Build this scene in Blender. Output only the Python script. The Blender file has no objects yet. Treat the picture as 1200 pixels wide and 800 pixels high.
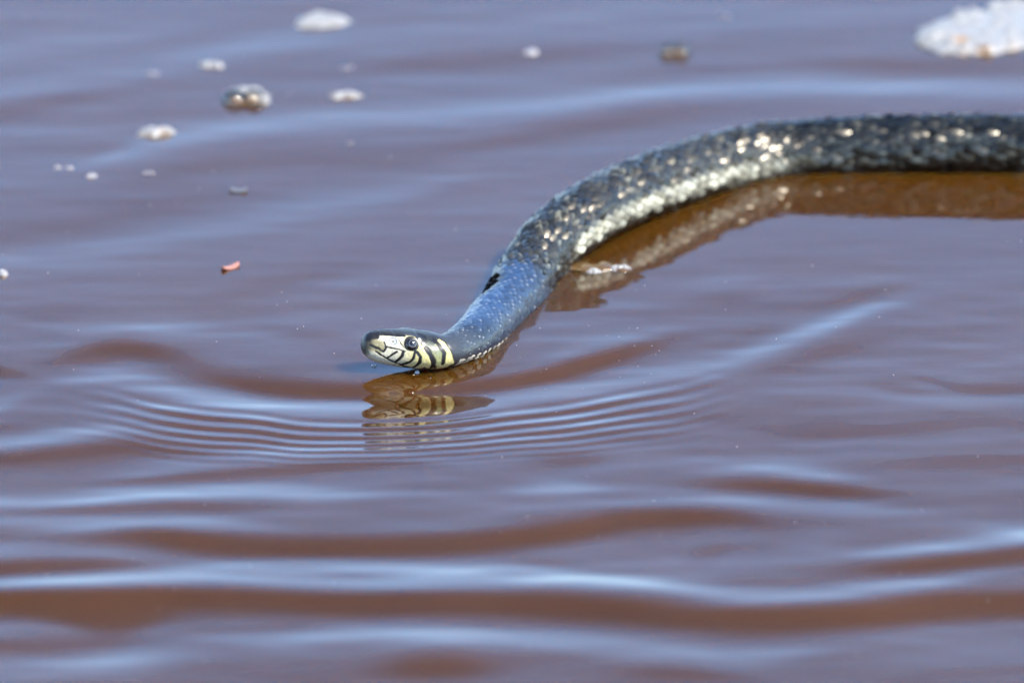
import bpy, bmesh, math, random
import numpy as np
from mathutils import Vector

random.seed(7); rng = np.random.default_rng(7)
scene = bpy.context.scene

# ------------------------------------------------------------------ camera, sky, sun
TH = math.radians(16.5); DIST = 3.0; FPX = 10500.0            # telephoto, 16.5 degrees above the water
S_, C_ = math.sin(TH), math.cos(TH)
cam_d = bpy.data.cameras.new('camera'); cam = bpy.data.objects.new('camera', cam_d)
scene.collection.objects.link(cam); scene.camera = cam
cam.location = (0, -DIST*C_, DIST*S_); cam.rotation_euler = (math.pi/2 - TH, 0, 0)
cam_d.sensor_width = 36.0; cam_d.lens = FPX/1200*36.0
cam_d.clip_start = 0.05; cam_d.clip_end = 2000
cam_d.dof.use_dof = True; cam_d.dof.focus_distance = 2.965; cam_d.dof.aperture_fstop = 11.0
cam_d.dof.aperture_blades = 0

SUN = Vector((0.56, -0.36, 0.746)).normalized()
world = bpy.data.worlds.new('World'); scene.world = world; world.use_nodes = True
wn = world.node_tree.nodes; wl = world.node_tree.links
sky = wn.new('ShaderNodeTexSky'); sky.sky_type = 'NISHITA'; sky.sun_disc = False
sky.sun_elevation = math.asin(SUN.z); sky.sun_rotation = math.atan2(SUN.x, SUN.y)
sky.air_density = 0.75; sky.dust_density = 0.0; sky.ozone_density = 5.0
bg = wn['Background']; bg.inputs[1].default_value = 0.15
wl.new(sky.outputs[0], bg.inputs[0])
sl = bpy.data.lights.new('sun', 'SUN'); sl.energy = 4.6; sl.angle = math.radians(0.5); sl.color = (1, .95, .87)
so = bpy.data.objects.new('sun', sl); scene.collection.objects.link(so)
so.rotation_euler = (-SUN).to_track_quat('-Z', 'Y').to_euler(); so.location = (1, -1, 2)
scene.view_settings.view_transform = 'Standard'; scene.view_settings.look = 'None'
scene.view_settings.exposure = 1.42; scene.view_settings.gamma = 1.0
scene.cycles.use_denoising = True
scene.cycles.max_bounces = 8
scene.cycles.sample_clamp_indirect = 6.0

# ------------------------------------------------------------------ helpers
def unproj(px, py, z=0.0):
    """photograph pixel -> point on the horizontal plane at height z (metres)"""
    u = px-600.0; v = 400.0-py
    y = (v*DIST - z*(v*S_ + FPX*C_))/(FPX*S_ - v*C_)
    d = DIST + y*C_ - z*S_
    return np.array([u*d/FPX, y, z])

def proj(x, y, z=0.0):
    d = DIST + y*C_ - z*S_
    return 600 + FPX*x/d, 400 - FPX*(y*S_ + z*C_)/d

def sstep(a, b, x):
    t = np.clip((x-a)/(b-a), 0, 1); return t*t*(3-2*t)

def catmull(xs, ys, x):
    """smooth interpolation of y(x), clamped linear outside"""
    xs = np.asarray(xs, float); ys = np.asarray(ys, float)
    m = np.gradient(ys, xs)
    xc = np.clip(x, xs[0], xs[-1])
    i = np.clip(np.searchsorted(xs, xc)-1, 0, len(xs)-2)
    h = xs[i+1]-xs[i]; t = (xc-xs[i])/h
    r = (2*t**3-3*t**2+1)*ys[i] + (t**3-2*t**2+t)*h*m[i] + (-2*t**3+3*t**2)*ys[i+1] + (t**3-t**2)*h*m[i+1]
    return r + np.where(x > xs[-1], (x-xs[-1])*m[-1]*.5, 0) + np.where(x < xs[0], (x-xs[0])*m[0]*.5, 0)

def mesh_obj(name, verts, faces, mat, parent=None, smooth=True, colors=None):
    me = bpy.data.meshes.new(name)
    me.from_pydata([tuple(map(float, v)) for v in verts] if len(verts) < 50000 else np.asarray(verts).tolist(), [], faces if isinstance(faces, list) else faces.tolist())
    if colors is not None:
        ca = me.color_attributes.new('Col', 'FLOAT_COLOR', 'POINT')
        c = np.ones((len(verts), 4), np.float32); colors = np.asarray(colors); c[:, :colors.shape[1]] = colors
        ca.data.foreach_set('color', c.ravel())
    if smooth:
        me.polygons.foreach_set('use_smooth', np.ones(len(me.polygons), bool))
    me.materials.append(mat); me.update()
    o = bpy.data.objects.new(name, me); scene.collection.objects.link(o)
    if parent: o.parent = parent
    return o

def tag(o, label, cat, group=None):
    o['label'] = label; o['category'] = cat
    if group: o['group'] = group
    return o

def grid_faces(nr, nc, wrap=False):
    i = np.arange(nr-1)[:, None]; j = np.arange(nc if wrap else nc-1)[None, :]
    j2 = (j+1) % nc
    return np.stack([i*nc+j, i*nc+j2, (i+1)*nc+j2, (i+1)*nc+j], -1).reshape(-1, 4)

def new_mat(name):
    m = bpy.data.materials.new(name); m.use_nodes = True
    return m, m.node_tree.nodes, m.node_tree.links, m.node_tree.nodes['Principled BSDF']

# ------------------------------------------------------------------ materials
def water_material():
    m, n, l, b = new_mat('muddy_water')
    b.inputs['Roughness'].default_value = 0.03; b.inputs['IOR'].default_value = 1.36
    tc = n.new('ShaderNodeTexCoord')
    no = n.new('ShaderNodeTexNoise'); no.inputs['Scale'].default_value = 9.0; no.inputs['Detail'].default_value = 4
    l.new(tc.outputs['Object'], no.inputs['Vector'])
    cr = n.new('ShaderNodeValToRGB')
    cr.color_ramp.elements[0].position = .3; cr.color_ramp.elements[0].color = (.043, .0150, .0016, 1)
    cr.color_ramp.elements[1].position = .7; cr.color_ramp.elements[1].color = (.052, .0190, .0025, 1)
    l.new(no.outputs['Fac'], cr.inputs[0]); l.new(cr.outputs[0], b.inputs['Base Color'])
    b.inputs['Subsurface Weight'].default_value = 1.0
    b.inputs['Subsurface Radius'].default_value = (1.0, .45, .2)
    b.inputs['Subsurface Scale'].default_value = 0.06
    # fine wind relief
    n2 = n.new('ShaderNodeTexNoise'); n2.inputs['Scale'].default_value = 60.0; n2.inputs['Detail'].default_value = 3
    mp = n.new('ShaderNodeMapping'); mp.inputs['Scale'].default_value = (.45, 1, 1)
    l.new(tc.outputs['Object'], mp.inputs[0]); l.new(mp.outputs[0], n2.inputs['Vector'])
    bu = n.new('ShaderNodeBump'); bu.inputs['Strength'].default_value = .10; bu.inputs['Distance'].default_value = .001
    l.new(n2.outputs['Fac'], bu.inputs['Height']); l.new(bu.outputs[0], b.inputs['Normal'])
    return m

def skin_material(name, rough, coat=0.0, nscale=900, spec=.5):
    m, n, l, b = new_mat(name)
    at = n.new('ShaderNodeAttribute'); at.attribute_name = 'Col'
    tc = n.new('ShaderNodeTexCoord')
    no = n.new('ShaderNodeTexNoise'); no.inputs['Scale'].default_value = nscale; no.inputs['Detail'].default_value = 3
    l.new(tc.outputs['Object'], no.inputs['Vector'])
    mr = n.new('ShaderNodeMapRange'); mr.inputs[1].default_value = .3; mr.inputs[2].default_value = .7
    mr.inputs[3].default_value = .75; mr.inputs[4].default_value = 1.2
    l.new(no.outputs['Fac'], mr.inputs[0])
    mx = n.new('ShaderNodeMix'); mx.data_type = 'RGBA'; mx.blend_type = 'MULTIPLY'; mx.inputs[0].default_value = 1
    l.new(at.outputs['Color'], mx.inputs[6]); l.new(mr.outputs[0], mx.inputs[7])
    l.new(mx.outputs[2], b.inputs['Base Color'])
    b.inputs['Roughness'].default_value = rough; b.inputs['Specular IOR Level'].default_value = spec
    for sock, v in (('Specular IOR Level', spec), ('Coat Weight', coat)):          # alpha of the colour = how glossy the skin is
        mu = n.new('ShaderNodeMath'); mu.operation = 'MULTIPLY'; mu.inputs[1].default_value = v
        l.new(at.outputs['Alpha'], mu.inputs[0]); l.new(mu.outputs[0], b.inputs[sock])
    b.inputs['Coat Roughness'].default_value = .08
    b.inputs['Coat IOR'].default_value = 1.4
    bu = n.new('ShaderNodeBump'); bu.inputs['Strength'].default_value = .25; bu.inputs['Distance'].default_value = .0002
    l.new(no.outputs['Fac'], bu.inputs['Height']); l.new(bu.outputs[0], b.inputs['Normal'])
    return m

def foam_material():
    m, n, l, b = new_mat('foam')
    tc = n.new('ShaderNodeTexCoord')
    vo = n.new('ShaderNodeTexVoronoi'); vo.inputs['Scale'].default_value = 700
    l.new(tc.outputs['Object'], vo.inputs['Vector'])
    at = n.new('ShaderNodeAttribute'); at.attribute_name = 'Col'
    l.new(at.outputs['Color'], b.inputs['Base Color'])
    b.inputs['Roughness'].default_value = .35
    b.inputs['Subsurface Weight'].default_value = .5; b.inputs['Subsurface Scale'].default_value = .002
    b.inputs['Subsurface Radius'].default_value = (1, .9, .8)
    bu = n.new('ShaderNodeBump'); bu.inputs['Strength'].default_value = .6; bu.inputs['Distance'].default_value = .0006
    l.new(vo.outputs['Distance'], bu.inputs['Height']); l.new(bu.outputs[0], b.inputs['Normal'])
    return m

def film_material():
    """thin clear bubble wall: lets light through, mirrors at grazing angles"""
    m = bpy.data.materials.new('bubble_film'); m.use_nodes = True
    n, l = m.node_tree.nodes, m.node_tree.links; n.clear()
    out = n.new('ShaderNodeOutputMaterial'); mx = n.new('ShaderNodeMixShader')
    fr = n.new('ShaderNodeFresnel'); fr.inputs[0].default_value = 1.45
    tr_ = n.new('ShaderNodeBsdfTransparent'); tr_.inputs[0].default_value = (.97, .94, .88, 1)
    gl = n.new('ShaderNodeBsdfGlossy'); gl.inputs['Roughness'].default_value = .06
    l.new(fr.outputs[0], mx.inputs[0]); l.new(tr_.outputs[0], mx.inputs[1]); l.new(gl.outputs[0], mx.inputs[2]); l.new(mx.outputs[0], out.inputs[0])
    return m

def plain_material(name, col, rough=.4, coat=0):
    m, n, l, b = new_mat(name)
    tc = n.new('ShaderNodeTexCoord'); no = n.new('ShaderNodeTexNoise'); no.inputs['Scale'].default_value = 800
    l.new(tc.outputs['Object'], no.inputs['Vector'])
    mx = n.new('ShaderNodeMix'); mx.data_type = 'RGBA'
    mx.inputs[6].default_value = tuple(c*.75 for c in col)+(1,); mx.inputs[7].default_value = tuple(min(1, c*1.2) for c in col)+(1,)
    l.new(no.outputs['Fac'], mx.inputs[0]); l.new(mx.outputs[2], b.inputs['Base Color'])
    b.inputs['Roughness'].default_value = rough; b.inputs['Coat Weight'].default_value = coat
    return m

M_WATER = water_material()
M_SKIN = skin_material('snake_skin', .40, 0.08, 1400, .38)
M_SCALE = skin_material('wet_scales', .30, 0.0, 1800, 1.0)
M_SCALE.node_tree.nodes['Principled BSDF'].inputs['Specular Tint'].default_value = (1, .91, .76, 1)
M_FOAM = foam_material(); M_FILM = film_material()

# ------------------------------------------------------------------ snake: spine
# head: straight axis from the snout back to B, then neck and body
cm = .01
B = unproj(518, 411, .62*cm)
yaw, pit = math.radians(12), math.radians(8)
HD = np.array([-math.cos(pit)*math.cos(yaw), -math.cos(pit)*math.sin(yaw), math.sin(pit)])
HL = 2.75*cm
snout = B + HD*HL
pts = [(snout, 0), (B+HD*HL*.66, 0), (B+HD*HL*.33, 0), (B, 0)]
ctrl = [snout, B+HD*HL*.75, B+HD*HL*.5, B+HD*HL*.25, B]
for px, py, z in [(534, 408, .52), (553, 398, .42), (577, 375, .24), (603, 346, .17), (624, 314, .34), (643, 288, .64), (672, 264, .88), (716, 238, .96), (763, 218, .88),
                  (811, 202, .74), (857, 190, .60), (905, 182, .52), (952, 178, .55), (1002, 175, .62), (1100, 172, .72),
                  (1200, 172, .74), (1300, 177, .55), (1400, 190, .1), (1500, 212, -.5), (1600, 240, -1.0), (1720, 262, -1.2), (1850, 262, -1.2)]:
    ctrl.append(unproj(px, py, z*cm))
ctrl = np.array(ctrl)
seg = np.r_[0, np.cumsum(np.linalg.norm(np.diff(ctrl, axis=0), axis=1))]
fine = np.linspace(0, seg[-1], 6000)
sp = np.stack([catmull(seg, ctrl[:, k], fine) for k in range(3)], 1)
arc = np.r_[0, np.cumsum(np.linalg.norm(np.diff(sp, axis=0), axis=1))]
LTOT = arc[-1]

# half-width, top height, bottom depth along the arc (cm)
PR = np.array([
    # s     w     top   bot
    [0.00, .10, .10, .08],
    [0.03, .22, .22, .17],
    [0.07, .31, .31, .25],
    [0.18, .41, .42, .36],
    [0.40, .49, .50, .48],
    [0.80, .58, .565, .56],
    [1.20, .69, .60, .60],
    [1.60, .79, .61, .61],
    [2.00, .84, .595, .60],
    [2.40, .82, .57, .575],
    [2.75, .71, .54, .54],
    [3.20, .66, .57, .52],
    [4.50, .76, .68, .60],
    [7.00, .86, .78, .70],
    [10.0, .96, .90, .82],
    [11.3, 1.04, .94, .86],
    [13.0, 1.00, .98, .92],
    [16.0, 1.07, 1.06, 1.0],
    [22.0, 1.12, 1.09, 1.05],
    [40.0, 1.10, 1.07, 1.03],
    [48.0, .95, .92, .9],
    [55.0, .55, .52, .5],
    [LTOT/cm, .10, .10, .10]])
def prof(s):
    sc = s/cm
    return [np.interp(sc, PR[:, 0], PR[:, k])*cm if False else catmull(PR[:, 0], PR[:, k], sc)*cm for k in (1, 2, 3)]

def frame(s):
    P = np.stack([np.interp(s, arc, sp[:, k]) for k in range(3)], -1)
    e = .0012
    T = np.stack([np.interp(s+e, arc, sp[:, k])-np.interp(s-e, arc, sp[:, k]) for k in range(3)], -1)
    T /= np.linalg.norm(T, axis=-1, keepdims=True)
    Lt = np.cross(T, np.array([0, 0, 1.0])); Lt /= np.linalg.norm(Lt, axis=-1, keepdims=True)   # lateral: toward the camera side
    U = np.cross(Lt, T)
    return P, T, Lt, U

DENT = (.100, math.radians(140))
def surf(s, phi, lift=0.0):
    """point on the skin: phi 0 = lateral (+Lt), 90 deg = top"""
    P, T, Lt, U = frame(s)
    w, t, b = prof(s)
    c, n = np.cos(phi), np.sin(phi)
    headk = 1-sstep(2.3*cm, 3.2*cm, s)
    ex = 1-.18*headk                                   # heads are a little boxier than a pure ellipse
    cc = np.sign(c)*np.abs(c)**ex; nn = np.sign(n)*np.abs(n)**ex
    h = np.where(n > 0, t, b)
    # cheek and eye brow shaping
    lat = w*cc; up = h*nn
    dent = np.exp(-((s-DENT[0])/.009)**2-(np.angle(np.exp(1j*(phi-DENT[1])))/.5)**2)
    lat = lat*(1-.10*dent); up = up*(1-.08*dent)
    lat = lat*(1+headk*(-.06*np.sin(phi)**2*(n > 0)))
    dirn = Lt*(lat/np.maximum(w, 1e-6))[..., None] + U*(up/np.maximum(h, 1e-6))[..., None]
    dirn /= np.maximum(np.linalg.norm(dirn, axis=-1, keepdims=True), 1e-6)
    return P + Lt*lat[..., None] + U*up[..., None] + dirn*np.asarray(lift)[..., None], dirn

# ------------------------------------------------------------------ snake: colouring
def seg_dist(px, py, poly):
    d = np.full(px.shape, 1e9)
    for (x0, y0), (x1, y1) in zip(poly[:-1], poly[1:]):
        dx, dy = x1-x0, y1-y0
        t = np.clip(((px-x0)*dx+(py-y0)*dy)/(dx*dx+dy*dy), 0, 1)
        d = np.minimum(d, np.hypot(px-x0-t*dx, py-y0-t*dy))
    return d

def head_uv(s, phi):
    """layout plane of the head pattern, the same for both sides of the face (units: 1/300 cm)"""
    P, dirn = surf(s, phi)
    P0, T, Lt, U = frame(np.zeros_like(s)+1.4*cm)
    rel = P - snout
    ax = np.sum(rel*T, -1); lt = np.abs(np.sum(rel*Lt, -1)); up = np.sum(rel*U, -1)
    X = 112 + 30000*(ax*math.cos(yaw)*.985 - lt*math.sin(yaw)*.9)
    # seen obliquely from 20 degrees above the side
    Y = 292 - 30000*(up*C_ - lt*S_*.95 - ax*(math.sin(pit)*C_*1.0 - math.sin(yaw)*S_*1.0)) 
    Y = 292 - 30000*(up*C_ - lt*S_*.95) + 30000*ax*.021
    return X, Y

BLACKS = [  # (polyline, half width) black marks of the face
    ([(175, 190), (240, 172), (330, 178), (460, 184)], 13),
    ([(125, 225), (150, 205), (205, 200)], 27),
    ([(292, 300), (276, 342)], 8),
    ([(280, 300), (400, 318), (455, 335)], 6),
    ([(385, 345), (350, 375), (318, 408)], 9),
    ([(440, 345), (436, 385), (400, 440)], 12),
    ([(545, 330), (535, 400), (512, 440), (455, 470)], 10),
    ([(560, 335), (598, 375), (600, 430), (575, 490)], 13),
    ([(645, 298), (690, 350), (728, 410), (742, 465)], 21),
    ([(742, 462), (775, 470), (785, 490)], 8),
    ([(752, 212), (795, 262), (832, 330), (838, 430)], 20),
    ([(625, 165), (660, 182)], 17),
    ([(940, 470), (965, 452)], 14),
    ([(872, 515), (890, 510)], 9),
    ([(200, 352), (250, 385), (330, 425), (400, 452), (480, 478), (570, 500), (680, 492), (760, 500)], 4),
    ([(985, 430), (955, 380), (905, 290), (860, 215), (800, 170)], 9),
    ([(150, 292), (190, 312), (225, 322)], 9),
    ([(225, 325), (268, 352)], 5),
    ([(410, 456), (402, 486)], 3), ([(500, 482), (494, 508)], 3),
    ([(270, 255), (282, 300)], 5), ([(400, 215), (420, 262), (450, 300)], 3),
    ([(700, 500), (670, 485)], 8),
]
def mixc(a, b, t):
    return a*(1-t[..., None]) + np.asarray(b)*t[..., None]

NZ = [(rng.normal(size=3)*k, rng.uniform(0, 6.28)) for k in (400, 700, 1100, 1700, 2500) for _ in range(4)]
def noise3(P):
    return sum(np.sin(P@f+p) for f, p in NZ)/math.sqrt(len(NZ)/2)*.7

HOLLOW_SHADE = DENT  # centre of the shade painted into the neck hollow
NECK_END, STRIPE_END = 12.2, 33.0
def gloss_of(s, phi):
    dphi = np.angle(np.exp(1j*(phi-HOLLOW_SHADE[1])))
    return 1-np.clip(1.25*np.exp(-(((s-HOLLOW_SHADE[0])/.019)**2+(dphi/.76)**2)**2), 0, 1)  # gloss removed where the hollow's shade is painted
def skin_color(s, phi, P):
    """colours along the body; neck and hollow hold painted reflection and shade"""
    sc = s/cm
    n = noise3(P)
    el = np.degrees(np.arcsin(np.sin(phi)))             # -90 belly .. 90 back
    # body: dark olive grey back, pale flank line, dark lower flank, chequered belly
    dark = np.array([.0090, .0075, .0038])
    col = np.zeros(s.shape+(3,)) + dark
    col = mixc(col, [.026, .025, .018], sstep(.1, 1.0, n)*.7)
    col = mixc(col, [.0020, .0020, .001], sstep(STRIPE_END-5, STRIPE_END, sc)*.92)
    stripe = np.exp(-((el-np.interp(sc, [15.5, 19, 23, 32], [2, -1, -4, -4])+1.5*n)/16)**4)*sstep(14.8, 17.0, sc+.5*n)*(1-.94*sstep(STRIPE_END-7, STRIPE_END, sc))
    col = mixc(col, [.33, .325, .25], np.clip(stripe*(.93+.1*n), 0, 1))
    # neck: slate, with the water film's blue sky reflection painted in
    nk = 1-sstep(NECK_END-.9, NECK_END+.6, sc+.45*n)
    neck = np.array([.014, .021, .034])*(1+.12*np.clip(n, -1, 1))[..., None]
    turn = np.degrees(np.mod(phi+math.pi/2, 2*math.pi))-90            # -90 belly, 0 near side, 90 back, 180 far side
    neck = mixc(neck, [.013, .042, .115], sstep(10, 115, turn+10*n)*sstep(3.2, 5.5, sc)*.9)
    neck = mixc(neck, [.035, .040, .046], (1-sstep(2.9, 4.6, sc))*.8)
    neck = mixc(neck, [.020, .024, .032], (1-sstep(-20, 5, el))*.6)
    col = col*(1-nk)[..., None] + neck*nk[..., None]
    # shade of the neck hollow, painted black on the far side
    dphi = np.angle(np.exp(1j*(phi-HOLLOW_SHADE[1])))
    bl = np.exp(-(((s-HOLLOW_SHADE[0])/.019)**2+(dphi/.72)**2)**2)
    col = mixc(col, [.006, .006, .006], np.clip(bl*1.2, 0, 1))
    # pale throat line with black checks along the lower edge of the neck
    chk = (np.sin(sc*2*math.pi/.42) > -.1)
    lowband = (1-sstep(-24, -14, el+2*n))*(1-sstep(7.5, 9.8, sc))
    belly = np.where(chk[..., None] | (el < -62)[..., None], np.array([.62, .58, .46]), np.array([.03, .03, .03]))
    col = col*(1-lowband)[..., None] + belly*lowband[..., None]
    return col

def head_color(s, phi, P):
    sc = s/cm
    X, Y = head_uv(s, phi)
    n = noise3(P)
    el = np.degrees(np.arcsin(np.sin(phi)))
    cream = np.array([.48, .43, .19])
    col = np.zeros(s.shape+(3,)) + cream
    col = mixc(col, [.50, .49, .41], sstep(560, 300, X)*sstep(300, 200, Y)*0+ (1-sstep(330, 620, X))*.75)      # greyer snout side
    col = mixc(col, [.56, .42, .30], sstep(470, 510, Y)*.6)                          # pinkish chin edge
    col = mixc(col, [.46, .42, .33], sstep(-35, -55, el)*0 + (1-sstep(-70, -45, el))*.7)
    # top of the head: slate grey plates
    line = np.interp(X, [100, 200, 330, 460, 560, 620, 700, 760, 860, 1000], [185, 190, 182, 188, 204, 278, 282, 232, 150, 120])
    top = 1-sstep(-10, 12, Y-line+6*n)
    col = mixc(col, np.array([.022, .024, .023]), top)
    col = np.where((top > .5)[..., None], col*(1+.25*np.clip(n, -1, 1))[..., None], col)
    # olive temple patch between the two crescents
    d = seg_dist(X, Y, [(690, 275), (750, 310), (785, 400)])
    patch = 1-sstep(34, 66, d)
    grad = sstep(260, 400, Y)
    pc = np.array([.07, .08, .06])*(1-grad)[..., None] + np.array([.22, .23, .11])*grad[..., None]
    col = col*(1-patch)[..., None]+pc*patch[..., None]
    # olive snout tip
    d = seg_dist(X, Y, [(165, 280), (230, 300)])
    col = mixc(col, [.17, .15, .065], (1-sstep(45, 80, d))*.85)
    tip = (1-sstep(120, 205, X+.25*(Y-300)))
    col = mixc(col, [.020, .018, .012], tip*.92)
    # pale nose scale with the nostril
    d = np.hypot(X-352, (Y-240)*1.0)
    col = mixc(col, [.42, .45, .44], (1-sstep(38, 46, d)))
    col = mixc(col, [.05, .06, .07], (np.exp(-((d-32)/7)**2))*.8)
    col = mixc(col, [.02, .02, .02], (1-sstep(8, 16, np.hypot(X-348, Y-242))))
    # dark socket of the eye, pale spots behind it
    d = np.hypot(X-514, Y-262)
    col = mixc(col, [.012, .012, .012], (1-sstep(64, 74, d)))
    d = np.minimum(np.hypot(X-600, Y-215), np.hypot(X-632, Y-252))
    col = mixc(col, [.5, .48, .4], (1-sstep(10, 18, d)))
    groove = np.zeros(s.shape)
    for poly, hw in BLACKS:
        k = 1-sstep(hw*.85, hw*1.35+3, seg_dist(X, Y, poly)+2.0*n)
        col = mixc(col, [.010, .010, .011], k); groove = np.maximum(groove, k)
    # plate seams on the crown
    ax = sc
    lt = np.abs(np.cos(phi))*np.sign(np.sin(phi))
    seam = np.zeros(s.shape)
    crown = (np.sin(phi) > 0)
    for a0, c0 in ((.55, 0), (.95, .1), (1.75, 0)):
        seam = np.maximum(seam, np.exp(-((ax-a0-c0*np.abs(np.cos(phi)))/.022)**2)*crown*(np.abs(np.cos(phi)) < .75))
    seam = np.maximum(seam, np.exp(-((np.abs(np.cos(phi))-.33)/.03)**2)*crown*((ax > .95) & (ax < 1.75)))
    seam = np.maximum(seam, np.exp(-(np.cos(phi)/.03)**2)*crown*((ax > 1.75) & (ax < 2.5) | (ax < .95)))
    col = mixc(col, [.03, .035, .04], seam*.6)
    return col, np.maximum(groove*.8, seam*.8)

# ------------------------------------------------------------------ snake: body mesh (one continuous surface)
NPHI = 200
s_head = np.r_[np.linspace(0, .0006, 7)[:-1], np.linspace(.0006, 3.1*cm, 200)[:-1]]
s_body = np.linspace(3.1*cm, LTOT-.0005, 420)
s_all = np.r_[s_head, s_body]
ph = np.linspace(0, 2*math.pi, NPHI, endpoint=False)
SS, PP = np.meshgrid(s_all, ph, indexing='ij')
pos, dirn = surf(SS, PP)
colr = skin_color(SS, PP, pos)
hc, groove = head_color(SS, PP, pos)
X, Y = head_uv(SS, PP)
# yellow collar ends where the neck begins: slanting line in the head layout
edge = np.interp(Y, [100, 160, 210, 300, 440, 520], [700, 780, 860, 915, 978, 990])
hk = (1-sstep(edge-6, edge+10, X))*(SS < 3.6*cm)
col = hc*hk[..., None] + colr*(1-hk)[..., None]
lift = -.00013*groove*hk
# brow over the eye, cheek bulge, hollow in front of the eye
lift += hk*(.0007*np.exp(-((X-520)/95)**2-((Y-205)/30)**2) - .0004*np.exp(-((X-420)/60)**2-((Y-290)/40)**2)
            + .0006*np.exp(-((X-680)/130)**2-((Y-400)/90)**2) - .0003*np.exp(-((X-352)/20)**2-((Y-240)/20)**2))
# labial scales slightly swollen between their seams
pos = pos + dirn*lift[..., None]
nr = len(s_all)
verts = pos.reshape(-1, 3); faces = grid_faces(nr, NPHI, True).tolist()
cap0 = list(range(NPHI)); cap1 = list(range((nr-1)*NPHI, nr*NPHI))[::-1]
faces += [cap0[::-1], cap1[::-1]]
snake = bpy.data.objects.new('grass_snake', None); scene.collection.objects.link(snake)
snake.location = (0, 0, 0)
tag(snake, 'dark grey swimming snake with pale yellow black-barred collar holding its head above the water', 'snake')
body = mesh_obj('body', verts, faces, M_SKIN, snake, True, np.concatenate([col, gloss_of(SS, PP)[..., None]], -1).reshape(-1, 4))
bm = bmesh.new(); bm.from_mesh(body.data); bmesh.ops.recalc_face_normals(bm, faces=bm.faces); bm.to_mesh(body.data); bm.free()

# ------------------------------------------------------------------ snake: keeled scales over neck and body
def build_scales():
    # template in (along, across) units: overlapping keeled leaf, tip toward the tail
    tp = np.array([(-.55, 0, .0), (-.15, -.50, .02), (-.15, .50, .02), (.45, -.42, .55), (.45, .42, .55), (.92, 0, .80), (-.25, 0, .36), (.40, 0, .86)])
    tf = [(0, 6, 1), (0, 2, 6), (1, 6, 7, 3), (2, 4, 7, 6), (3, 7, 5), (4, 5, 7)]
    V, F, CC = [], [], []
    NR = 26
    s = 3.05*cm; i = 0
    while s < 50*cm:
        w, t, b = prof(np.array(s)); r = float((w+t)/2)
        pitch = .30*r
        nk = float(1-sstep(NECK_END-.6, NECK_END+.4, s/cm))
        for k in range(NR):
            phi = (k+.5*(i % 2))*2*math.pi/NR
            el = math.degrees(math.asin(math.sin(phi)))
            if el < -48: continue
            if s/cm < 3.5 and el < 45: pass
            jit = rng.normal(0, .05, 2)
            ds = (tp[:, 0]+jit[0])*pitch*1.0; dp = tp[:, 1]*(2*math.pi/NR)*1.02
            tilt, til2 = np.clip(rng.normal(0, .22, 2), -.38, .38)*(1, .75)
            lf = (tp[:, 2]*(.00062 if nk < .5 else .00028) + (tilt*tp[:, 1]*.0029+til2*tp[:, 0]*.0033)*(1-.72*nk) + .00018*(1-nk) + .00002)*(r/.0108)
            P, D = surf(s+ds, phi+dp, lf)
            sa = np.full(8, s); pa = np.full(8, phi)
            c = skin_color(sa[:1], pa[:1], P[6:7])[0]
            c = c*(rng.uniform(.55, 1.6) if nk < .5 else rng.uniform(.85, 1.15))
            c = np.repeat(c[None], 8, 0)
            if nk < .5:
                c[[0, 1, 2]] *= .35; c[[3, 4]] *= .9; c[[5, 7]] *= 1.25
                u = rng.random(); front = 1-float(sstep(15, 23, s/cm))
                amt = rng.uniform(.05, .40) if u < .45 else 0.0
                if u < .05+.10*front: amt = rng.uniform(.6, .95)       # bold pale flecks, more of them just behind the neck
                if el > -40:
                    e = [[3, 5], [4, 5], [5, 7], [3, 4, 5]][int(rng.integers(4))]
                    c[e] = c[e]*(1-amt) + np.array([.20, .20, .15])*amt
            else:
                if rng.random() < .34: c[5] = c[5]*.3+np.array([.34, .35, .36])*rng.uniform(.2, 1)  # pale tips painted as wet glints on the neck
            o = len(V)*8
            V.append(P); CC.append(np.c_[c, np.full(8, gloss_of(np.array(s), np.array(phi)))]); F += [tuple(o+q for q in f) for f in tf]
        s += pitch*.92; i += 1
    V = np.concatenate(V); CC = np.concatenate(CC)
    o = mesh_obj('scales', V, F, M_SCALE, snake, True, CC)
    o['kind'] = 'stuff'
    bm = bmesh.new(); bm.from_mesh(o.data); bm.to_mesh(o.data); bm.free()
    return o
scales = build_scales()

# ------------------------------------------------------------------ snake: eyes
def find_head(Xt, Yt, side):
    m = (np.cos(PP) > 0) & (SS < 2.5*cm)
    d = np.where(m, np.hypot(X-Xt, Y-Yt), 1e9); k = np.unravel_index(np.argmin(d), d.shape)
    s0, p0 = SS[k], PP[k]
    if side < 0: p0 = math.pi-p0
    P, D = surf(np.array([s0]), np.array([p0]))
    return P[0], D[0]
M_EYE = skin_material('eye_gloss', .12, 1.0, 3000)
for side in (1, -1):
    P, D = find_head(517, 260, side)
    D = D/np.linalg.norm(D); up = np.array([0, 0, 1.0]); tx = np.cross(up, D); tx /= np.linalg.norm(tx); ty = np.cross(D, tx)
    R = .00215
    th = np.linspace(0, math.pi/2*1.05, 22); az = np.linspace(0, 2*math.pi, 40, endpoint=False)
    TT, AA = np.meshgrid(th, az, indexing='ij')
    c0 = P - D*R*.42
    V = c0 + D*(R*np.cos(TT)*.95)[..., None] + tx*(R*np.sin(TT)*np.cos(AA))[..., None] + ty*(R*np.sin(TT)*np.sin(AA))[..., None]
    rr = np.sin(TT)
    ec = np.zeros(TT.shape+(3,)) + [.006, .006, .008]
    ec = mixc(ec, [.25, .25, .24], np.exp(-((rr-.56)/.045)**2)*.6)
    f = grid_faces(len(th), len(az), True).tolist()
    eye = mesh_obj('eye', V.reshape(-1, 3), f, M_EYE, snake, True, ec.reshape(-1, 3))

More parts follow.
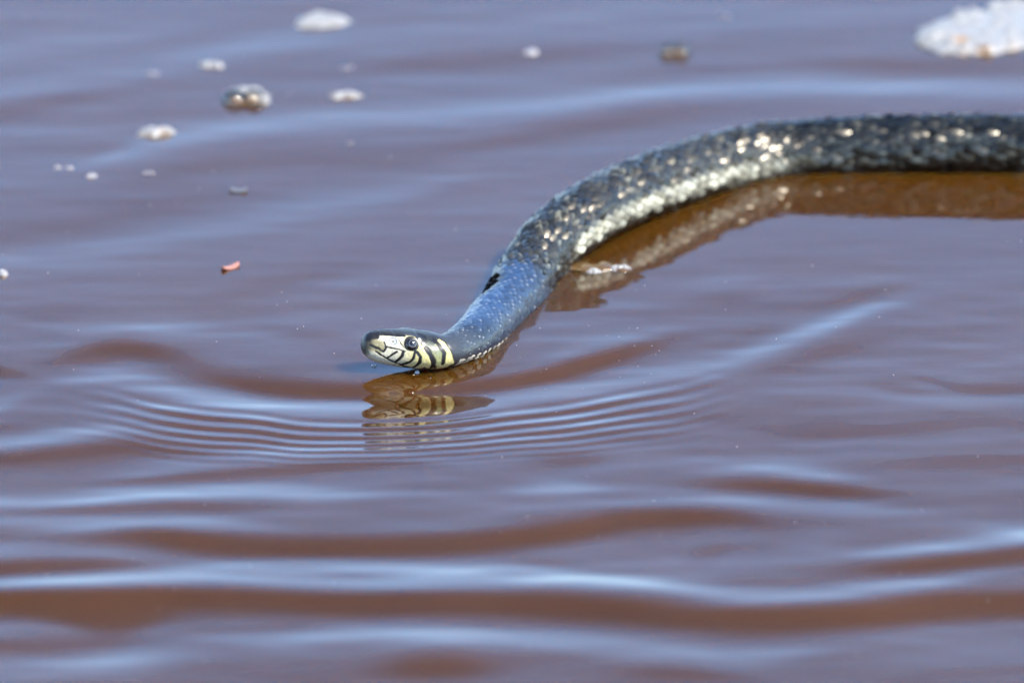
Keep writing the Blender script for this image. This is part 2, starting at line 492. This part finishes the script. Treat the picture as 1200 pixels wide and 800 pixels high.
# ------------------------------------------------------------------ water: slope strokes integrated to a height field
# each stroke: crest line in photograph coordinates laid on the water plane, half thickness, strength
# (+ : surface tilts away and mirrors the low sky, - : surface faces the viewer and shows the mud)
ST = [
 ([(0,305),(100,295),(250,266),(400,240),(550,206)], 10, .38),
 ([(0,272),(100,258),(200,243),(320,230)], 12, -.32),
 ([(120,222),(220,198),(330,188),(480,185),(600,165)], 10, -.30),
 ([(90,197),(187,167),(337,146),(450,139),(533,135),(667,122),(800,106),(900,100),(1070,102),(1200,104)], 7.5, .62),
 ([(540,175),(667,153),(800,133),(860,128)], 10, -.42),
 ([(430,80),(520,72),(620,68),(740,57)], 9, -.30),
 ([(930,75),(1050,80),(1200,84)], 10, -.38),
 ([(0,128),(90,114),(180,100)], 8, -.38),
 ([(0,108),(130,90),(220,72),(330,48),(420,42)], 10, .32),
 ([(0,62),(150,40),(280,26)], 9, .25),
 ([(600,22),(800,14),(1000,12)], 9, .22),
 ([(700,92),(800,84),(900,80)], 7, -.22),
 ([(230,352),(330,330),(430,313)], 9, -.28),
 ([(100,392),(200,384),(270,388)], 9, .42),
 ([(300,380),(380,398),(440,402)], 8, -.25),
 ([(60,425),(110,412),(150,408),(190,416),(245,428)], 9.5, -.80),
 ([(0,436),(40,443)], 7, -.85),
 ([(235,440),(300,452),(367,458),(430,460),(523,457),(600,447),(667,432),(733,413),(790,398)], 9, -1.2),
 ([(575,440),(620,430),(667,416),(720,402),(790,384)], 6.5, .5),
 ([(60,447),(133,445),(187,452),(233,464),(283,472),(367,477),(433,477),(523,473),(600,467),(667,457),(733,447),(800,432),(843,425),(900,407),(967,383),(1033,357),(1080,348)], 7.5, .76),
 ([(600,467),(667,457),(733,447),(800,432)], 7.5, -.30),
 ([(0,522),(67,512),(133,506),(170,506)], 7, .65),
 ([(0,473),(33,461),(60,457)], 7, .45),
 ([(0,500),(60,492)], 7, -.3),
 ([(0,536),(83,530),(150,526),(240,532)], 7, -.68),
 ([(133,553),(233,545),(317,537),(410,535)], 7, .42),
 ([(120,565),(200,560),(267,553),(333,550),(430,545),(520,545)], 5, -.62),
 ([(620,541),(720,536)], 6, -.4),
 ([(-60,588),(83,587),(200,578),(300,577),(400,580),(450,578)], 6.5, .85),
 ([(-60,602),(100,597),(200,593),(310,594)], 4.5, -.62),
 ([(-60,611),(100,613),(200,612),(267,615),(345,618)], 6.5, .80),
 ([(-40,622),(60,620)], 3.5, -.4),
 ([(93,632),(133,628),(167,627),(233,634),(300,640),(400,641),(500,638),(600,631),(667,622),(733,610),(800,605),(856,606),(905,614)], 9.5, -1.15),
 ([(-40,651),(67,648),(133,647),(180,650)], 6, .65),
 ([(-40,670),(67,662),(133,662),(200,664)], 8, -.95),
 ([(-60,690),(67,680),(150,677),(267,681),(400,686),(500,684),(600,683),(667,680),(733,683),(800,691),(875,697),(950,695),(1025,687),(1100,680),(1165,671)], 6.5, 1.05),
 ([(217,664),(300,663),(400,664),(533,667),(600,665),(665,672)], 5.5, .75),
 ([(-60,706),(100,706),(200,701),(300,702),(400,705),(600,706),(700,714),(800,723),(875,726),(987,722),(1100,712),(1230,708)], 11.5, -1.25),
 ([(60,725),(133,732),(200,722)], 9, -.8),
 ([(-60,704),(130,707),(250,702)], 9, -.7),
 ([(-40,760),(100,755),(190,752)], 4.5, -.45),
 ([(-40,738),(80,738)], 6, .3),
 ([(240,747),(317,749),(400,742),(533,744),(633,752),(733,760),(800,765),(837,769),(894,768),(980,761)], 7, .75),
 ([(-40,792),(67,785),(133,779),(235,768)], 9, .62),
 ([(430,785),(500,783),(590,785)], 11, -.85),
 ([(700,788),(800,790),(900,797)], 6, -.6),
 ([(830,552),(912,551),(969,556),(1020,561)], 5.5, .92),
 ([(810,569),(894,569),(969,575),(1060,578)], 7, -.95),
 ([(590,574),(650,572),(715,574)], 6, .50),
 ([(700,592),(800,590),(894,588),(969,592),(1070,601)], 6, .55),
 ([(1130,618),(1200,622),(1260,624)], 6, .85),
 ([(1010,649),(1100,641),(1220,632)], 6, .45),
 ([(975,669),(1044,667),(1119,659),(1230,647)], 7.5, -1.0),
 ([(955,360),(1033,341),(1075,332)], 6, -.38),
 ([(1080,443),(1133,457),(1190,457)], 4.5, -.55),
 ([(1000,462),(1100,467),(1230,463)], 5, .42),
 ([(1020,452),(1090,460)], 4, -.3),
 ([(880,508),(1000,505),(1230,500)], 9, -.42),
 ([(930,480),(1150,476)], 6, .25),
 ([(820,350),(900,345)], 6, -.25), ([(800,330),(900,322)], 6, .3),
 ([(850,395),(930,385)], 5, -.3), ([(880,440),(1000,405),(1060,390)], 7, -.3),
 ([(1000,690),(1100,702),(1230,703)], 6, -.3),
 ([(900,640),(1000,630)], 7, .25), ([(860,640),(800,655)][::-1], 8, -.3),
 ([(1000,770),(1220,770)], 12, .2), ([(1020,540),(1200,545)], 8, -.25), ([(1050,590),(1220,585)], 8, -.35),
 ([(400,600),(560,598)], 7, -.2), ([(440,612),(620,606)], 6, .2),
]
R1 = ([40,60,140,183,233,300,350,400,433,533,600,667,733,800,880], [440,447,464,475,483,489,496,498,498,493,484,476,464,452,428])

def slope_field(PX, PY):
    S = np.zeros(PX.shape)
    for poly, sg, a in ST:
        if poly[0][0] <= 0: poly = [(-140, 2*poly[0][1]-poly[1][1] if poly[1][0]-poly[0][0] > 90 else poly[0][1])]+poly
        if poly[-1][0] >= 1190: poly = poly+[(1340, poly[-1][1])]
        xs = [p[0] for p in poly]; ys = [p[1] for p in poly]
        ln = xs[-1]-xs[0]; fd = min(120, .45*ln)
        ix = np.nonzero((PX.max(1) > xs[0]-fd) & (PX.min(1) < xs[-1]+fd))[0]
        iy = np.nonzero((PY.max(0) > min(ys)-4*sg-30) & (PY.min(0) < max(ys)+4*sg+30))[0]
        sl_ = (slice(ix[0], ix[-1]+1), slice(iy[0], iy[-1]+1)); px_, py_ = PX[sl_], PY[sl_]
        yc = catmull(xs, ys, px_)
        env = sstep(xs[0]-fd*.6, xs[0]+fd, px_)*(1-sstep(xs[-1]-fd, xs[-1]+fd*.6, px_))
        t = (py_-yc)/(sg*1.15*(.4+.6*env))
        if ys[0] < 400 and max(ys) < 400: a = a*.85
        S[sl_] += a*env*np.exp(-.5*np.abs(t)**2.0)
    # capillary ripples ahead of the swimming head
    yc = catmull(R1[0], R1[1], PX)
    g = np.interp(PX, [60, 200, 400, 520, 700, 860], [1.45, 1.28, 1.0, 1.0, 1.25, 1.5])
    d = (PY-yc)/g
    phase = d/11.2*(1+.0075*np.clip(d, -15, 60))
    env = sstep(55, 240, PX)*(1-sstep(690, 890, PX))*sstep(-9, -1, d)*(1-sstep(22, 58, d))
    S += .80*env*np.cos(2*math.pi*phase)
    return S

def spread(lo, hi, fine_lo, fine_hi, f, c):
    a = np.arange(lo, fine_lo, c); b = np.arange(fine_lo, fine_hi, f); d = np.arange(fine_hi, hi, c)
    return np.r_[a, b, d]
xin = np.arange(-.235, .2351, .00105)
yin = spread(-.44, .56, -.175, -.025, .00055, .0011)
XX, YY = np.meshgrid(xin, yin, indexing='ij')
PXg, PYg = proj(XX, YY)
# background swell everywhere
WV = []
for k in range(46):
    lam = np.exp(rng.uniform(math.log(.012), math.log(.10))); th = rng.normal(math.pi/2+.12, .30)
    WV.append((2*math.pi/lam*math.cos(th), 2*math.pi/lam*math.sin(th), lam*rng.uniform(.6, 1.3)/(2*math.pi), rng.uniform(0, 6.28)))
def swell(x, y, cut=0.0):
    h = np.zeros(x.shape)
    for kx, ky, a, p in WV:
        if 2*math.pi/math.hypot(kx, ky) < cut: continue
        h += a*np.sin(kx*x+ky*y+p)
    return h/math.sqrt(len(WV)/2)
GB, GD, L = .098, .215, .06
def integrate(S):
    S = 1.5*np.tanh(S/1.5)
    Sm = S*(GB + (GD-GB)*sstep(.05, 1.0, -S))
    H1 = np.zeros(S.shape); H2 = np.zeros(S.shape)
    for j in range(1, len(yin)):
        dy = yin[j]-yin[j-1]; k = math.exp(-dy/L)
        H1[:, j] = H1[:, j-1]*k - .5*(Sm[:, j]+Sm[:, j-1])*dy
    for j in range(len(yin)-2, -1, -1):
        dy = yin[j+1]-yin[j]; k = math.exp(-dy/L)
        H2[:, j] = H2[:, j+1]*k + .5*(Sm[:, j]+Sm[:, j+1])*dy
    return .5*(H1+H2)
H = np.zeros(XX.shape)
for it in range(4):                                   # crests stand above the flat plane: lay the strokes on the raised surface
    H = H*.35 + .65*integrate(slope_field(*proj(XX, YY, H))) if it else integrate(slope_field(PXg, PYg))
inner = (sstep(-.235, -.205, XX)*(1-sstep(.205, .235, XX))*sstep(-.44, -.41, YY)*(1-sstep(.51, .56, YY)))
H = H*inner
H += swell(XX, YY)*(.012*(1-.45*sstep(0, .12, YY)) + .035*(1-inner))*(1-.75*np.exp(-((XX-.15)/.07)**2-((YY-.14)/.05)**2))
# meniscus where the water climbs the skin
ii = np.linspace(0, len(fine)-1, 700).astype(int)
sxy = sp[ii]; sw, st_, sb = prof(arc[ii])
dep = np.where(sxy[:, 2] >= 0, sb, st_)
q = np.clip(1-(sxy[:, 2]/dep)**2, 0, 1)**.5
hw = np.where(np.abs(sxy[:, 2]) < dep, sw*q, -1)
D = np.full(XX.shape, 1.0)
for (x0, y0, _), w in zip(sxy, hw):
    if w <= 0: continue
    m = (np.abs(XX[:, 0]-x0) < w+.02); n_ = (np.abs(YY[0]-y0) < w+.02)
    a0 = np.ix_(m, n_)
    D[a0] = np.minimum(D[a0], np.hypot(XX[a0]-x0, YY[a0]-y0)-w)
H += .0007*np.exp(-np.clip(D, 0, 1)/.0022)
def outer_axis(a, b):
    st = .0012; lo = []; x = a
    while x > -400: st *= 1.17; x -= st; lo.append(x)
    st = .0012; hi = []; x = b
    while x < 400: st *= 1.17; x += st; hi.append(x)
    return np.array(lo[::-1]), np.array(hi)
xl, xh = outer_axis(xin[0], xin[-1]); yl, yh = outer_axis(yin[0], yin[-1])
xa = np.r_[xl, xin, xh]; ya = np.r_[yl, yin, yh]
XA, YA = np.meshgrid(xa, ya, indexing='ij')
far = np.maximum(np.abs(XA), np.abs(YA))
HA = swell(XA, YA)*.047*(1-sstep(.5, 1.6, far))
HA[len(xl):len(xl)+len(xin), len(yl):len(yl)+len(yin)] = H
vw = np.stack([XA, YA, HA], -1).reshape(-1, 3)
fw = grid_faces(len(xa), len(ya))[:, ::-1]
me = bpy.data.meshes.new('water')
me.vertices.add(len(vw)); me.vertices.foreach_set('co', vw.astype(np.float32).ravel())
me.loops.add(fw.size); me.loops.foreach_set('vertex_index', fw.astype(np.int32).ravel())
me.polygons.add(len(fw)); me.polygons.foreach_set('loop_start', np.arange(0, fw.size, 4, dtype=np.int32))
me.polygons.foreach_set('use_smooth', np.ones(len(fw), bool))
me.update(calc_edges=True); me.validate()
me.materials.append(M_WATER)
water = bpy.data.objects.new('water', me); scene.collection.objects.link(water); water['kind'] = 'structure'
if me.polygons[0].normal.z < 0: me.flip_normals()

def water_z(x, y):
    i = np.clip(np.searchsorted(xin, x), 0, len(xin)-1); j = np.clip(np.searchsorted(yin, y), 0, len(yin)-1)
    return float(H[i, j])

# ------------------------------------------------------------------ foam and bubbles
def lump(name, cx, cy, rx, ry, hz, seed, parent=None, outline=None, white=(.23, .23, .225), tint=(.12, .06, .018), tintk=.3):
    """mound of foam: many small domes over an uneven oval raft"""
    r = np.random.default_rng(seed)
    nb = 34
    a = r.uniform(0, 6.28, nb); d = np.sqrt(r.uniform(0, 1, nb))*.85
    bx, by = d*np.cos(a), d*np.sin(a); br = r.uniform(.18, .42, nb)
    NRg, NA = 26, 84
    rr = np.linspace(0, 1, NRg)**.8; aa = np.linspace(0, 2*math.pi, NA, endpoint=False)
    RR, AA = np.meshgrid(rr, aa, indexing='ij')
    edge = 1+.16*np.sin(2*AA+r.uniform(0, 6))+.13*np.sin(3*AA+r.uniform(0, 6))+.09*np.sin(5*AA+r.uniform(0, 6))+.05*np.sin(9*AA+r.uniform(0, 6))
    ux, uy = RR*np.cos(AA)*edge, RR*np.sin(AA)*edge
    z = .45*np.clip(1-RR**2.4, 0, 1)
    for x0, y0, b in zip(bx, by, br):
        q = 1-((ux-x0)**2+(uy-y0)**2)/b**2
        z = np.maximum(z, np.sqrt(np.clip(q, 0, 1))*b*1.5*np.clip(1.15-RR**3, 0, 1)+.25*np.clip(1-RR**2, 0, 1)*(q > 0))
    z = z/np.max(z)
    V = np.stack([cx+ux*rx, cy+uy*ry, water_z(cx, cy)-.0003+z*hz-(RR > .98)*.0006], -1)
    sh = np.clip(tintk*(r.uniform(.3, 1)+np.sin(5*AA+seed)*.6)*sstep(.45, 1.0, RR)*sstep(.3, -.5, np.sin(AA)) if False else
                 tintk*sstep(.35, .95, RR)*(.55+.75*np.sin(3*AA+seed)*np.sin(7*AA+2*seed)), 0, 1)
    C = mixc(np.zeros(RR.shape+(3,))+np.array(white), tint, sh)
    return mesh_obj(name, V.reshape(-1, 3), grid_faces(NRg, NA, True).tolist(), M_FOAM, parent, True, C.reshape(-1, 3))

def dome(name, cx, cy, rx, ry, hz, parent, mat=None):
    """thin closed bubble film, dome shaped, standing on the water"""
    th = np.linspace(0, math.pi/2, 14); az = np.linspace(0, 2*math.pi, 36, endpoint=False)
    TT, AA = np.meshgrid(th, az, indexing='ij')
    z0 = water_z(cx, cy)-.0002
    def shell(k): return np.stack([cx+rx*k*np.sin(TT)*np.cos(AA), cy+ry*k*np.sin(TT)*np.sin(AA), z0+hz*k*np.cos(TT)], -1).reshape(-1, 3)
    a, b = shell(1), shell(.93)
    f = grid_faces(14, 36, True); n = 14*36
    rim = [(13*36+k, 13*36+(k+1) % 36, n+13*36+(k+1) % 36, n+13*36+k) for k in range(36)]
    F = f[:, ::-1].tolist()+(f+n).tolist()+rim
    o = mesh_obj(name, np.r_[a, b], F, mat or M_FILM, parent, True)
    bm = bmesh.new(); bm.from_mesh(o.data); bmesh.ops.recalc_face_normals(bm, faces=bm.faces); bm.to_mesh(o.data); bm.free()
    return o

def foam_thing(px, py, wpx, label, hz=.004, asp=.8, seed=1, **kw):
    c = unproj(px, py); k = DIST/FPX
    o = lump('foam_patch', c[0], c[1], wpx*.5*k, wpx*.5*k*asp, hz, seed, **kw)
    return tag(o, label, 'foam', 'foam patches on the water')

foam_thing(377, 25, 86, 'largest smooth white oval foam patch beyond the glinting bubble', .0030, .72, 3, tintk=.15)
foam_thing(405, 112, 42, 'small white foam patch with a brown spot beside the glinting bubble', .0020, .7, 5, tintk=.75)
foam_thing(248, 78, 34, 'little plain white foam tuft just behind the glinting bubble', .0018, .7, 7, tintk=.2)
foam_thing(181, 156, 50, 'cream foam patch with a reddish fleck before the glinting bubble', .0027, .75, 9, tintk=.7)

def bubble_thing(px, py, wpx, label, seed, foam=True):
    c = unproj(px, py); k = DIST/FPX; w = wpx*k
    e = bpy.data.objects.new('bubble_raft', None); scene.collection.objects.link(e); 
    tag(e, label, 'bubble', 'bubble rafts on the water')
    if foam:
        lump('foam_rim', c[0]+.06*w, c[1]+.30*w, w*.52, w*.24, .0040, seed, e, tintk=.35)
        lump('foam_rim', c[0]+.40*w, c[1]-.02*w, w*.12, w*.22, .0026, seed+1, e, tintk=.3)
    lump('amber_mound', c[0]+.02*w, c[1]-.02*w, w*.40, w*.24, .0012, seed+2, e, white=(.13, .072, .024), tint=(.05, .026, .008), tintk=.8)  # added amber mound, coloured as the tint under sky-blocking domes
    dome('bubble', c[0]-.16*w, c[1]-.02*w, w*.25, w*.27, .0044, e)
    dome('bubble', c[0]+.20*w, c[1]+.01*w, w*.24, w*.26, .0046, e)
    return e
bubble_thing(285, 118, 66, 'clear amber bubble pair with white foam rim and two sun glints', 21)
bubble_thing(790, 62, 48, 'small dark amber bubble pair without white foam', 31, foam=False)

# large foam raft at the far right: angular slab of foam with brown pits
def big_foam():
    poly = [(1090,30),(1092,62),(1125,66),(1160,64),(1195,58),(1240,52),(1290,40),(1300,5),(1245,-12),(1200,6),(1150,18),(1118,22)]
    P = np.array([unproj(x, y)[:2] for x, y in poly]); c = P.mean(0)
    ang = np.arctan2(P[:, 1]-c[1], P[:, 0]-c[0]); o = np.argsort(ang); ang = ang[o]; rad = np.hypot(*(P[o]-c).T)
    aa = np.linspace(-math.pi, math.pi, 160, endpoint=False)
    R = np.interp(aa, np.r_[ang-2*math.pi, ang, ang+2*math.pi], np.r_[rad, rad, rad])
    r = np.random.default_rng(4)
    rr = np.linspace(0, 1, 50)**.7
    RR, AA = np.meshgrid(rr, aa, indexing='ij'); R = R*(1+.03*r.normal(size=160))
    x = c[0]+RR*R*np.cos(AA); y = c[1]+RR*R*np.sin(AA)
    z = .0030*np.clip(1-RR**6, 0, 1)
    for k in range(90):
        a = r.uniform(-3.14, 3.14); d = math.sqrt(r.uniform(0, 1))*.92
        Rk = np.interp(a, aa, R); bx, by = c[0]+d*Rk*math.cos(a), c[1]+d*Rk*math.sin(a); b = r.uniform(.0010, .0030)
        q = 1-((x-bx)**2+(y-by)**2)/b**2
        z = np.maximum(z, np.sqrt(np.clip(q, 0, 1))*b*.6+.0024*(q > 0))
    z = np.where(RR > .985, -.0008, z)
    col = np.zeros(RR.shape+(3,))+np.array([.235, .235, .23])
    for px, py, rad in [(1126, 45, .0024), (1128, 60, .003), (1153, 55, .0022), (1182, 56, .0022), (1195, 54, .003), (1108, 62, .002)]:
        p = unproj(px, py, .003); d = np.hypot(x-p[0], (y-p[1])*.6)
        col = mixc(col, [.30, .15, .04], np.exp(-(d/rad)**2)*.85); z = z-.0012*np.exp(-(d/rad)**2)*(RR < .98)
    V = np.stack([x, y, z+.0001], -1).reshape(-1, 3)
    ob = mesh_obj('foam_patch', V, grid_faces(50, 160, True).tolist(), M_FOAM, None, True, col.reshape(-1, 3))
    tag(ob, 'big ragged white foam raft pitted with brown holes beyond the snake body', 'foam', 'foam patches on the water')
big_foam()

# foam trail clinging to the water beside the snake
tr = bpy.data.objects.new('foam_trail', None); scene.collection.objects.link(tr)
tag(tr, 'short amber foam trail with two white bubbles touching the snake body', 'foam')
k = DIST/FPX
def trail_bits():
    m_amb = plain_material('amber_scum', (.09, .050, .014), .12, .6)
    xs = np.linspace(652, 742, 40); V = []; NA = 13
    for i, px in enumerate(xs):
        t = i/39; cy = 317-4*math.sin(t*3.1)+.8*math.sin(t*17); wd = (.0006+.0030*math.sin(math.pi*min(1, t*1.0))**.7)*(1+.2*math.sin(t*23))
        c = unproj(px, cy)
        for j in range(NA):
            a = math.pi*j/(NA-1)
            V.append((c[0], c[1]-wd*math.cos(a)*1.5, water_z(c[0], c[1])-.0003+math.sin(a)*wd*.45))
    mesh_obj('amber_mound', V, grid_faces(40, NA).tolist(), m_amb, tr)
    for px, py, w, hz, sd in [(696, 319, 20, .0016, 51), (726, 315.5, 26, .0018, 52)]:
        c = unproj(px, py)
        lump('bubble', c[0], c[1], w*.5*k, w*.42*k, hz, sd, tr, tintk=.25)
trail_bits()

# small flecks that can be told apart
def fleck(px, py, wpx, label, seed, hz=.0014, white=(.26, .26, .27)):
    c = unproj(px, py)
    o = lump('foam_fleck', c[0], c[1], wpx*.5*k, wpx*.5*k*.8, hz, seed, None, white=white, tintk=.2)
    return tag(o, label, 'foam', 'small foam flecks on the water')
fleck(107, 208, 15, 'tiny bright foam fleck beside a pair of fainter flecks', 61)
fleck(68, 197, 11, 'faint tiny foam fleck at the outer end of the row of three', 62, .001); fleck(82, 198, 10, 'slightly smaller faint foam fleck, between its pair mate and a bright fleck', 63, .001)
fleck(174, 205, 15, 'dull foam fleck alone between foam patch and dark chip', 64, .001, (.12, .12, .14))
fleck(178, 88, 20, 'pale smeared foam fleck beside the little white tuft', 65, .0012, (.15, .15, .17))
fleck(406, 80, 20, 'pale foam fleck beyond the brown-spotted foam patch', 66, .001, (.12, .12, .14))
fleck(623, 63, 22, 'pale foam fleck alone left of the dark amber bubbles', 67, .0016)
fleck(848, 20, 20, 'faint foam fleck far beyond the dark amber bubbles', 68, .001, (.12, .12, .14))
fleck(3, 322, 14, 'bright foam fleck with a dark underside at water edge of view', 69, .0022)
fleck(410, 170, 12, 'faint round fleck between long foam patch and snake neck', 70, .0008, (.11,.11,.12))

# floating chips: thin curled pieces of plant
def chip(name, px, py, ln, wd, ang, col, label):
    c = unproj(px, py, .0006)
    ca, sa = math.cos(ang), math.sin(ang)
    n, m = 12, 5; top = []; bot = []
    for i in range(n):
        t = i/(n-1)*2-1; w = wd*.5*(1-.5*abs(t)**3)*(1+.12*math.sin(i*2.1))
        for j in range(m):
            q = j/(m-1)*2-1
            x, y = t*ln*.5, q*w; z = .0005+.0007*t*t+.0003*(1-q*q)
            top.append((c[0]+ca*x-sa*y, c[1]+sa*x+ca*y, water_z(c[0], c[1])+z)); bot.append((*top[-1][:2], top[-1][2]-.0009))
    f = grid_faces(n, m); N = n*m
    F = f.tolist()+(f[:, ::-1]+N).tolist()
    ring = [j for j in range(m)]+[i*m+m-1 for i in range(1, n)]+[(n-1)*m+j for j in range(m-2, -1, -1)]+[i*m for i in range(n-2, 0, -1)]
    F += [(ring[i], ring[(i+1) % len(ring)], ring[(i+1) % len(ring)]+N, ring[i]+N)[::-1] for i in range(len(ring))]
    o = mesh_obj(name, top+bot, F, plain_material(name, col, .5), None, True)
    return tag(o, label, 'debris')
chip('plant_chip', 270, 313, .0078, .0028, math.radians(48), (.30, .13, .10), 'slim pinkish plant chip floating on open water before the snake')
chip('bark_chip', 279, 222, .0060, .0035, math.radians(-10), (.10, .105, .12), 'small grey-blue bark chip floating beyond the pink plant chip')

# droplets under the chin
def droplet(px, py, r, z, label):
    c = unproj(px, py, z)
    V = []; n, m = 12, 20
    for i in range(n):
        t = math.pi*i/(n-1)
        for j in range(m):
            a = 2*math.pi*j/m; rr = r*math.sin(t)*(1-.25*math.cos(t))
            V.append((c[0]+rr*math.cos(a), c[1]+rr*math.sin(a), c[2]+r*1.1*math.cos(t)))
    o = mesh_obj('water_droplet', V, grid_faces(n, m, True).tolist(), M_DROP, None, True)
    return tag(o, label, 'droplet')
M_DROP = plain_material('froth_drop', (.5, .5, .5), .08, 1.0)
droplet(489, 437, .00085, .0006, 'bright round froth drop under the snake cheek')
droplet(485, 440.5, .0005, .0003, 'smallest froth drop just below the bright drop')
c = unproj(438, 431)
o = lump('foam_fleck', c[0], c[1], .0012, .0022, .0008, 77, None, white=(.3, .29, .26), tintk=.3); tag(o, 'curled foam fleck at the waterline under the snake snout', 'foam', 'small foam flecks on the water')

# dust on the water: nobody could count it
def specks():
    r = np.random.default_rng(12); V = []; F = []
    for i in range(200):
        if i < 50: px, py = r.normal(640, 130), r.normal(410, 40)
        else: px, py = r.uniform(-150, 1350), r.uniform(0, 820)
        c = unproj(px, py); rad = r.uniform(.00010, .00026)
        if np.min(np.hypot(sxy[:, 0]-c[0], sxy[:, 1]-c[1])) < .012: continue
        z = water_z(c[0], c[1]); o = len(V); a0 = r.uniform(0, 6)
        for j in range(6): V.append((c[0]+rad*math.cos(a0+j*1.047), c[1]+rad*1.3*math.sin(a0+j*1.047), z-.0001))
        V.append((c[0], c[1], z+rad*1.2)); F += [(o+j, o+(j+1) % 6, o+6) for j in range(6)]
    ob = mesh_obj('floating_dust', V, F, plain_material('dust', (.2, .2, .2), .5), None, True)
    ob['kind'] = 'stuff'; tag(ob, 'fine pale dust specks scattered over the brown water', 'dust')
specks()
